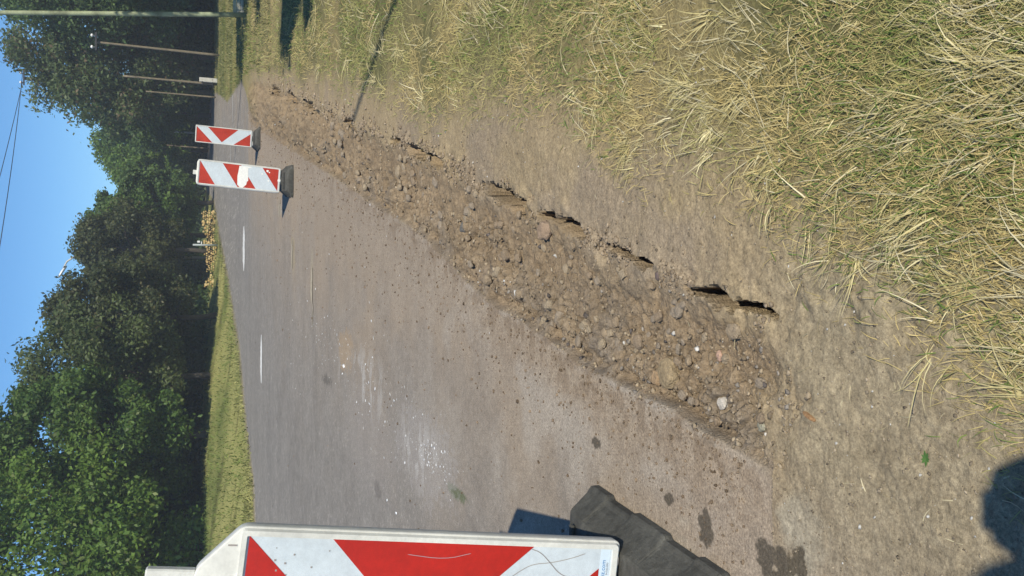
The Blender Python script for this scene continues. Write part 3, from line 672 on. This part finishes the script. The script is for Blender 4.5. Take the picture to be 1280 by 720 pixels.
def lamp(label, x, y, H, head, tilt, z=0., hidden_len=0):
    t = thing('street_lamp', label, 'street lamp', (x, y, z))
    bm_obj('mast', tube(bmesh.new(), [(0, 0, 0), (0, 0, H*.5), (0, 0, H-.5), (head[0]*.35, 0, H-.14), (head[0]*.8, 0, H+.03)], [.07, .06, .045, .04, .035], 8), MCONC, t, True)
    bm = bmesh.new(); tube(bm, [(-.34, 0, 0), (-.25, 0, .01), (.0, 0, .03), (.28, 0, .02), (.36, 0, 0)], [.03, .07, .09, .075, .02], 10); bmesh.ops.scale(bm, vec=(1, 1.2, .8), verts=bm.verts)
    h_ = bm_obj('lamp_head', bm, MLAMP, t, True); h_.location = (head[0], 0, H+.05); h_.rotation_euler = (0, tilt, 0)
lamp('pale street lamp whose head peeks over the treetops against the sky', 1.58, 47.2, 7.05, (-.78,), .55)
lamp('far street lamp with a whitish head above the farthest beacon', 10.15, 59.5, 3.75, (-.1,), -1.2)
def wire(label, a, b, sag, r=.012):
    a = Vector(a); b = Vector(b); n = 20
    pts = [a.lerp(b, i/n)-Vector((0, 0, sag*4*(i/n)*(1-i/n))) for i in range(n+1)]
    o = bm_obj('overhead_wire', tube(bmesh.new(), pts, [r]*(n+1), 5), MWIRE); return tag(o, label, 'wire')
wire('upper of the two dark overhead wires crossing the blue sky', (10.66, 50.2, 9.32), (-7.5, 21.0, 7.5), .15, .016)
wire('lower of the two dark overhead wires crossing the blue sky', (11.14, 50.2, 9.32), (-9.6, 20.8, 6.75), .25, .016)
wire('thin wire between the insulated pole and the road trees', (9.99, 39.2, 4.97), (10.2, 59.4, 3.9), .2, .006)

# sign post and firewood on the bank
t = thing('sign_post', 'grey post with small white plates in front of the firewood', 'post', (1.90, 40.0, hz(1.9, 40)-.02))
bm_obj('shaft', tube(bmesh.new(), [(0, 0, 0), (0, 0, 1.08)], [.045, .045], 8), mat('galvanised_steel', (.34,.38,.38), .5), t, True)
for k, (xx, zz, w_, h_) in enumerate([(.14, .84, .08, .11), (.09, .72, .11, .035)]):
    bm = bmesh.new(); bmesh.ops.create_cube(bm, size=1); bmesh.ops.scale(bm, vec=(w_, .015, h_), verts=bm.verts); bm_obj('plate', bm, MPORC, t).location = (xx, -.05, zz)
def woodpile(label, x0, x1, y0, z0, h0, h1):
    t = thing('firewood_pile', label, 'firewood', (x0, y0, z0))
    vs = []; fs = []; cs = []; sp = .105; off = 0
    nx = int((x1-x0)/sp)
    for i in range(nx):
        hh = h0+(h1-h0)*i/nx; rows = int(hh*random.uniform(.8, 1.1)/(sp*.88))
        for j in range(rows):
            cx = i*sp+(j % 2)*sp*.5+random.uniform(-.03, .03); cz = j*sp*.88+.05+random.uniform(-.02, .02); n = random.choice([3, 4, 5, 6]); r = random.choice([.032, .042, .055, .068]); a0 = random.uniform(0, 6)
            yo = random.uniform(-.08, .08); cc = lerp((.40,.26,.09), (.68,.52,.24), np.array([random.random()]))[0]; bk = np.array((.22,.16,.09))
            tx, tz = random.uniform(-.05, .05), random.uniform(-.03, .03)
            b = len(vs)
            for e, yy in ((0, yo), (1, yo+.4)):
                for k in range(n): vs.append((cx+r*math.cos(a0+2*PI*k/n)+e*tx, yy, cz+r*.85*math.sin(a0+2*PI*k/n)+e*tz)); cs.append(cc if e == 0 else bk)
            fs.append([b+k for k in range(n)]); fs.append([b+n+k for k in range(n)][::-1])
            for k in range(n): fs.append([b+k, b+n+k, b+n+(k+1) % n, b+(k+1) % n])
    o = link_mesh('split_log', vs, fs, mat('split_wood', tone=True, rough=.8, noise=[(30, .8, 1.15)]), t, cols=np.array(cs)); tag(o, kind='stuff')
woodpile('taller stack of orange split firewood nearest the road', 2.40, 3.95, 45.0, hz(3.2, 45.0)-.05, .55, .85)
woodpile('low long stack of split firewood trailing off left behind the grey post',   .75, 2.25, 41.0, hz(1.6, 41.0), .48, .62)
woodpile('small heap of split firewood at the dark gap under the trees', .1, .70, 40.3, hz(.4, 40.3), .45, .25)
# weathered timber kerb at the right frame edge
t = thing('timber_edging', 'weathered pale boards lying behind the yellow green pole', 'timber', (6.45, 21.3, hz(6.5, 21.3)))
for k in range(3):
    bm = bmesh.new(); bmesh.ops.create_cube(bm, size=1); bmesh.ops.scale(bm, vec=(2.4, .05, .075), verts=bm.verts); bevel(bm, .006, 1)
    bm_obj('board', bm, mat('weathered_board', (.42+.05*k, .40+.04*k, .33), .85, noise=[(12, .7, 1.2)]), t).location = (1.3, .02*k, .05+.082*k)

# ------------------------------------------------------------- trees
MLEAF = {}
def leafmat(key, trans=.46):
    if key not in MLEAF: MLEAF[key] = mat('leaves_'+key, tone=True, rough=.5, spec=.35, trans=trans)
    return MLEAF[key]
MBARK = mat('bark', (.075,.062,.05), .9, noise=[(9, .7, 1.3)], bump=[(30, .02)])
def tree(name, label, x, y, H, rx, ry, z_low, n, leaf, cols, hi=None, trunks=1, z=None, clumps=46, group=None, shape=0.5, key='a', cat='tree', parts=True, crown_off=(0, 0), seed=None):
    R_ = np.random.default_rng(seed if seed else int(abs(x*131+y*17))+3)
    z0 = (hz(x, y) if z is None else z)-.05
    t = thing(name, label, cat, (x, y, z0), group=group)
    cz = (H+z_low)/2; hz_ = (H-z_low)/2
    # clump centres through the crown, more on its outside
    d = R_.normal(0, 1, (clumps, 3)); d /= np.linalg.norm(d, axis=1)[:, None]
    rr = R_.uniform(.35, .98, clumps)**.6
    wz = 1-shape*np.clip(d[:, 2], 0, 1)*.35
    cc = np.stack([d[:, 0]*rx*rr*wz, d[:, 1]*ry*rr*wz, d[:, 2]*hz_*rr+cz], 1); cc[:, 0] += crown_off[0]; cc[:, 1] += crown_off[1]
    cr = R_.uniform(.20, .42, clumps)*min(rx, hz_)*.9
    # trunk and limbs reach the clumps
    bm = bmesh.new(); rt = .017*H
    top = Vector((crown_off[0]*.5, crown_off[1]*.5, z_low+(H-z_low)*.55))
    tube(bm, [(0, 0, 0), (R_.normal(0, .06), R_.normal(0, .06), z_low*.5+.3), tuple(top*.6+Vector((R_.normal(0, .1), 0, 0))), tuple(top)], [rt*1.25, rt, rt*.7, rt*.25], 8)
    bm_obj('trunk', bm, MBARK, t, True)
    bm = bmesh.new()
    for i in R_.choice(clumps, min(clumps, 16), replace=False):
        s_ = R_.uniform(.25, .9); st = Vector((0, 0, z_low*.5+(top.z-z_low*.5)*s_)); st.x = top.x*s_; en = Vector(cc[i]); mid = st.lerp(en, .5)+Vector((R_.normal(0, .15), R_.normal(0, .15), .15*H*.1))
        tube(bm, [st, mid, en], [rt*.38, rt*.24, rt*.08], 5)
    o = bm_obj('limbs', bm, MBARK, t, True)
    # leaves
    ci = R_.integers(0, clumps, n); u = R_.normal(0, 1, (n, 3)); u /= np.linalg.norm(u, axis=1)[:, None]
    rad_ = cr[ci]*(R_.uniform(.15, 1.0, n)**.5)*(1+.25*R_.normal(0, 1, n)*.5)
    P = cc[ci]+u*rad_[:, None]*np.array([1, 1, .75])
    # twiggy strays that break the outline
    k = R_.random(n) < .07; P[k] += u[k]*R_.uniform(.05, .45, k.sum())[:, None]*min(1.2, rx*.28)
    P[:, 2] = np.maximum(P[:, 2], .06)
    nrm = u*.6+R_.normal(0, .7, (n, 3))+np.array([0, 0, .35]); nrm /= np.linalg.norm(nrm, axis=1)[:, None]
    a = np.cross(nrm, R_.normal(0, 1, (n, 3))); a /= np.linalg.norm(a, axis=1)[:, None]; b = np.cross(nrm, a)
    sz = leaf*R_.uniform(.55, 1.25, n)[:, None]; 
    q = np.stack([P-a*sz, P-b*sz*.55+nrm*sz*.12, P+a*sz, P+b*sz*.55+nrm*sz*.12], 1)
    ct = R_.random(clumps)[ci]*.55+R_.random(n)*.45
    col = lerp(cols[0], cols[1], ct)*(1+R_.normal(0, .13, n))[:, None]
    if hi is not None:
        k = R_.random(n) < hi[1]*(.4+1.2*R_.random(clumps)[ci]); col[k] = np.array(hi[0])*(1+R_.normal(0, .15, k.sum()))[:, None]
    o = link_mesh('crown', q.reshape(-1, 3), np.arange(4*n).reshape(n, 4), leafmat(key), t, cols=np.repeat(np.clip(col, .008, .6), 4, 0))
    tag(o, kind='stuff'); return t
G1 = ((.066,.130,.030), (.160,.255,.055)); G2 = ((.085,.165,.030), (.200,.310,.058)); G3 = ((.072,.108,.036), (.150,.190,.065)); G4 = ((.080,.145,.050), (.160,.240,.075))
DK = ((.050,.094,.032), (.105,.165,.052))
tree('leafy_tree', 'bright green broadleaf tree closest to the left side of the frame, behind the near beacon', -8.1, 28.2, 8.2, 3.4, 2.6, .15, 68000, .086, G2, ((.17,.22,.05), .12), clumps=90)
tree('leafy_tree', 'dense mid green tree between the bright leftmost tree and the brownish ones', -4.9, 30.4, 7.4, 2.3, 2.0, .2, 42000, .085, G1, ((.13,.18,.04), .10), clumps=70)
tree('leafy_tree', 'tall dark olive tree rising to the upper frame left of the lamp', -3.2, 33.0, 6.3, 2.6, 2.3, .9, 42000, .082, G3, ((.12,.13,.05), .08), clumps=75)
tree('leafy_tree', 'brownish olive tree with ragged outline standing left of the wood stacks', -1.05, 35.0, 6.0, 2.2, 2.2, .8, 46000, .080, ((.056,.078,.032), (.135,.155,.062)), ((.14,.13,.06), .10), clumps=70)
tree('leafy_tree', 'shorter brown tinged tree leaning over the firewood stacks', 1.75, 44.0, 6.3, 2.2, 1.9, 1.35, 32000, .085, ((.060,.080,.030), (.140,.158,.058)), ((.14,.14,.05), .12), clumps=56)
tree('leafy_tree', 'round green tree with open twigs behind the lamp head', 2.7, 46.8, 6.4, 2.1, 2.2, 1.0, 30000, .10, G1, ((.10,.16,.045), .12), clumps=56)
tree('leafy_tree', 'small dark green tree just right of the firewood', 4.6, 48.5, 5.9, 1.8, 1.9, .8, 22000, .10, G4, ((.10,.15,.03), .08), clumps=46)
tree('leafy_tree', 'low green tree between the two dips of sky, above the middle beacon', 7.0, 60, 5.9, 2.0, 2.2, .6, 22000, .12, G2, ((.13,.18,.04), .14), clumps=46)
tree('leafy_tree', 'far round light green tree above the farthest beacon', 9.6, 63, 7.4, 3.1, 2.6, .6, 32000, .125, G2, ((.12,.17,.04), .14), clumps=60)
tree('leafy_tree', 'dark mid height tree between the far round tree and the big right one', 10.6, 55.5, 7.1, 2.1, 2.2, .8, 24000, .115, G4, ((.07,.12,.03), .08), clumps=50)
tree('leafy_tree', 'big dark tree with rusty seed heads behind the insulated pole', 12.3, 48.0, 10.2, 3.7, 2.8, .9, 52000, .11, ((.085,.132,.050), (.170,.215,.082)), ((.20,.15,.085), .10), clumps=90)
tree('leafy_tree', 'tall near black green tree in the right corner behind the slim painted pole', 14.9, 44.0, 10.5, 3.6, 2.8, 1.0, 50000, .11, G4, ((.08,.13,.045), .08), clumps=90)
tree('leafy_tree', 'dark tree filling the far right edge above the boards', 15.2, 37.0, 9.5, 3.0, 2.4, 1.6, 30000, .105, DK, ((.09,.11,.04), .05), clumps=60)
# trees beside the photographer, right of the frame: they shade the verge
for k, (tx, ty, th, tr_) in enumerate([(5.9, 6.1, 7.0, 1.6), (8.2, 11.0, 7.5, 2.0), (9.6, 17.0, 8.0, 2.6), (13.0, 21.5, 9.0, 3.0), (16.5, 28, 9.5, 3.4)]):
    tree('roadside_tree', ['slender roadside tree nearest the photographer beyond the verge', 'second roadside tree from the photographer, at the back of the verge', 'third roadside tree, broader, at the back of the verge',
         'fourth roadside tree, throwing shade over the far verge', 'fifth roadside tree, in front of the dark corner tree'][k], tx, ty, th, tr_, tr_, 2.2, 9000, .13, G4, None, clumps=34)
# thicket that closes the view under the trees
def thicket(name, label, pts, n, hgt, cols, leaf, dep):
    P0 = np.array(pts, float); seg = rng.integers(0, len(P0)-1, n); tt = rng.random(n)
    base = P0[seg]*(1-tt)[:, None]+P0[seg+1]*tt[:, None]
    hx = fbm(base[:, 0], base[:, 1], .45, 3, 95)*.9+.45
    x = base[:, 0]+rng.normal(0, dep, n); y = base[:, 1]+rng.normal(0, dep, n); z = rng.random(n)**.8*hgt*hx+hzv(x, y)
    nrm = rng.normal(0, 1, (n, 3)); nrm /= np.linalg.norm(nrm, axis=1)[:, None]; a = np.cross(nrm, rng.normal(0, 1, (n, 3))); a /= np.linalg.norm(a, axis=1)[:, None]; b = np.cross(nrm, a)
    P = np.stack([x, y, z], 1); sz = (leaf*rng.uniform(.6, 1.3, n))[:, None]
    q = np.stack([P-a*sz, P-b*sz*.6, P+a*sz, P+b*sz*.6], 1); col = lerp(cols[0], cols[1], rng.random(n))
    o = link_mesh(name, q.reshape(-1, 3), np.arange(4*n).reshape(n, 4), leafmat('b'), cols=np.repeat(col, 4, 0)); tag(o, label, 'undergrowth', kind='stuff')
def hzv(x, y): return ground(x, y)[0]
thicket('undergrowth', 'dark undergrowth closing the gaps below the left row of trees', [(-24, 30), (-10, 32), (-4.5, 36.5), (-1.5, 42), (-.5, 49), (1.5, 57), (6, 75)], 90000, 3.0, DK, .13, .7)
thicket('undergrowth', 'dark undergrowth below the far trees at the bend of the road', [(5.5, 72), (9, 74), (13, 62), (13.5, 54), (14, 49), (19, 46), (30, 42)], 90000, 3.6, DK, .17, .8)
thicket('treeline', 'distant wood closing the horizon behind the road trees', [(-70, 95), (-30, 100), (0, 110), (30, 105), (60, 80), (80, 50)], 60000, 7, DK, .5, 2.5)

# ------------------------------------------------------------- small weed by the photographer
t = thing('small_weed', 'tiny green weed on the bare gravel near the photographer', 'weed', (-.305, 1.16, hz(-.305, 1.16)))
for k in range(9):
    a = k*2.4; L_ = random.uniform(.008, .018); w_ = .003
    d = Vector((math.cos(a), math.sin(a), .35)); s_ = Vector((-math.sin(a), math.cos(a), 0))
    vs = [Vector((0, 0, .001)), d*L_*.5+s_*w_, d*L_, d*L_*.5-s_*w_]
    link_mesh('leaf', np.array([v[:] for v in vs]), [[0, 1, 2, 3]], mat('weed_leaf', (.07,.15,.03), .6) if k == 0 else bpy.data.materials['weed_leaf'], t)

# ------------------------------------------------------------- photographer (stands behind the lens, seen by their shadow)
MSH = mat('dark_jacket', (.06,.07,.10), .9, noise=[(20, .8, 1.2)])
t = thing('person', 'person in a dark jacket holding up a phone, only their shadow in view', 'person', (0, 0, 0))
def skin(name, J, E, m, parent):
    me = bpy.data.meshes.new(name); me.from_pydata([j[0] for j in J], E, []); o = bpy.data.objects.new(name, me); C.objects.link(o); o.parent = parent
    md = o.modifiers.new('skin', 'SKIN'); md.use_smooth_shade = True
    for i, j in enumerate(J): me.skin_vertices[0].data[i].radius = (j[1], j[2] if len(j) > 2 else j[1]); me.skin_vertices[0].data[i].use_root = (i == 0)
    o.modifiers.new('sub', 'SUBSURF').render_levels = 1; me.materials.append(m); return o
px0, py0 = -.05, -.59
J = [((px0, py0, .93), .15, .11), ((px0, py0, 1.12), .135, .10), ((px0, py0+.01, 1.33), .165, .11), ((px0, py0+.03, 1.45), .065), ((px0, py0+.06, 1.53), .055), ((px0, py0+.075, 1.60), .082, .095), ((px0, py0+.06, 1.69), .075, .085)]
E_ = [(0, 1), (1, 2), (2, 3), (3, 4), (4, 5), (5, 6)]
for s_ in (-1, 1):
    b = len(J)
    J += [((px0+s_*.10, py0, .86), .088), ((px0+s_*.11, py0+.02, .50), .06), ((px0+s_*.115, py0, .10), .042), ((px0+s_*.125, py0+.13, .04), .036)]
    E_ += [(0, b), (b, b+1), (b+1, b+2), (b+2, b+3)]
    b = len(J)
    J += [((px0+s_*.185, py0, 1.37), .058), ((px0+s_*.19, py0+.12, 1.12), .042), ((-.03+s_*.095, -.145, 1.145), .030), ((-.03+s_*.075, -.085, 1.16), .032, .022), ((-.03+s_*.062, -.05, 1.165), .028, .018)]
    E_ += [(2, b), (b, b+1), (b+1, b+2), (b+2, b+3), (b+3, b+4)]
    for q in range(4):
        c = len(J); z_ = 1.135+q*.019
        J += [((-.03+s_*.056, -.035, z_), .0085), ((-.03+s_*.028, -.028, z_+.002), .008), ((-.03+s_*.012, -.03, z_+.003), .007)]
        E_ += [(b+4, c), (c, c+1), (c+1, c+2)]
    c = len(J); J += [((-.03+s_*.045, -.075, 1.195), .010), ((-.03+s_*.022, -.075, 1.20), .009)]; E_ += [(b+4, c), (c, c+1)]
body = skin('body', J, E_, MSH, t)
bm = bmesh.new(); bmesh.ops.create_icosphere(bm, subdivisions=2, radius=1); bmesh.ops.scale(bm, vec=(.088, .105, .095), verts=bm.verts)
bmesh.ops.delete(bm, geom=[v for v in bm.verts if v.co.z < -.02 and v.co.y > .0], context='VERTS')
bm_obj('hair', bm, mat('dark_hair', (.05,.035,.025), .6), t, True).location = (px0, py0+.062, 1.665)
bm = bmesh.new(); bmesh.ops.create_cube(bm, size=1); bmesh.ops.scale(bm, vec=(.066, .011, .125), verts=bm.verts); bevel(bm, .003, 2)
ph = bm_obj('phone', bm, mat('phone_plastic', (.03,.03,.035), .3)); ph.location = (-.032, -.045, 1.172); tag(ph, 'dark mobile phone held upright in both hands by the photographer', 'phone')
print('tris approx', sum(len(o.data.polygons) for o in bpy.data.objects if o.type == 'MESH'))

# ------------------------------------------------------------- summer haze
bm = bmesh.new(); bmesh.ops.create_cube(bm, size=1); bmesh.ops.scale(bm, vec=(260, 190, 16.0), verts=bm.verts)
hm = bpy.data.materials.new('haze_air'); hm.use_nodes = True; hn = hm.node_tree; hn.nodes.clear()
ho = hn.nodes.new('ShaderNodeOutputMaterial'); pv = hn.nodes.new('ShaderNodeVolumePrincipled'); pv.inputs['Density'].default_value = .0019
pv.inputs['Color'].default_value = (.82, .90, 1, 1); hn.links.new(pv.outputs[0], ho.inputs['Volume'])
hb = bm_obj('haze', bm, hm); hb.location = (0, 60, 6.5); tag(hb, 'thin summer haze between the camera and the far trees', 'haze', kind='stuff')
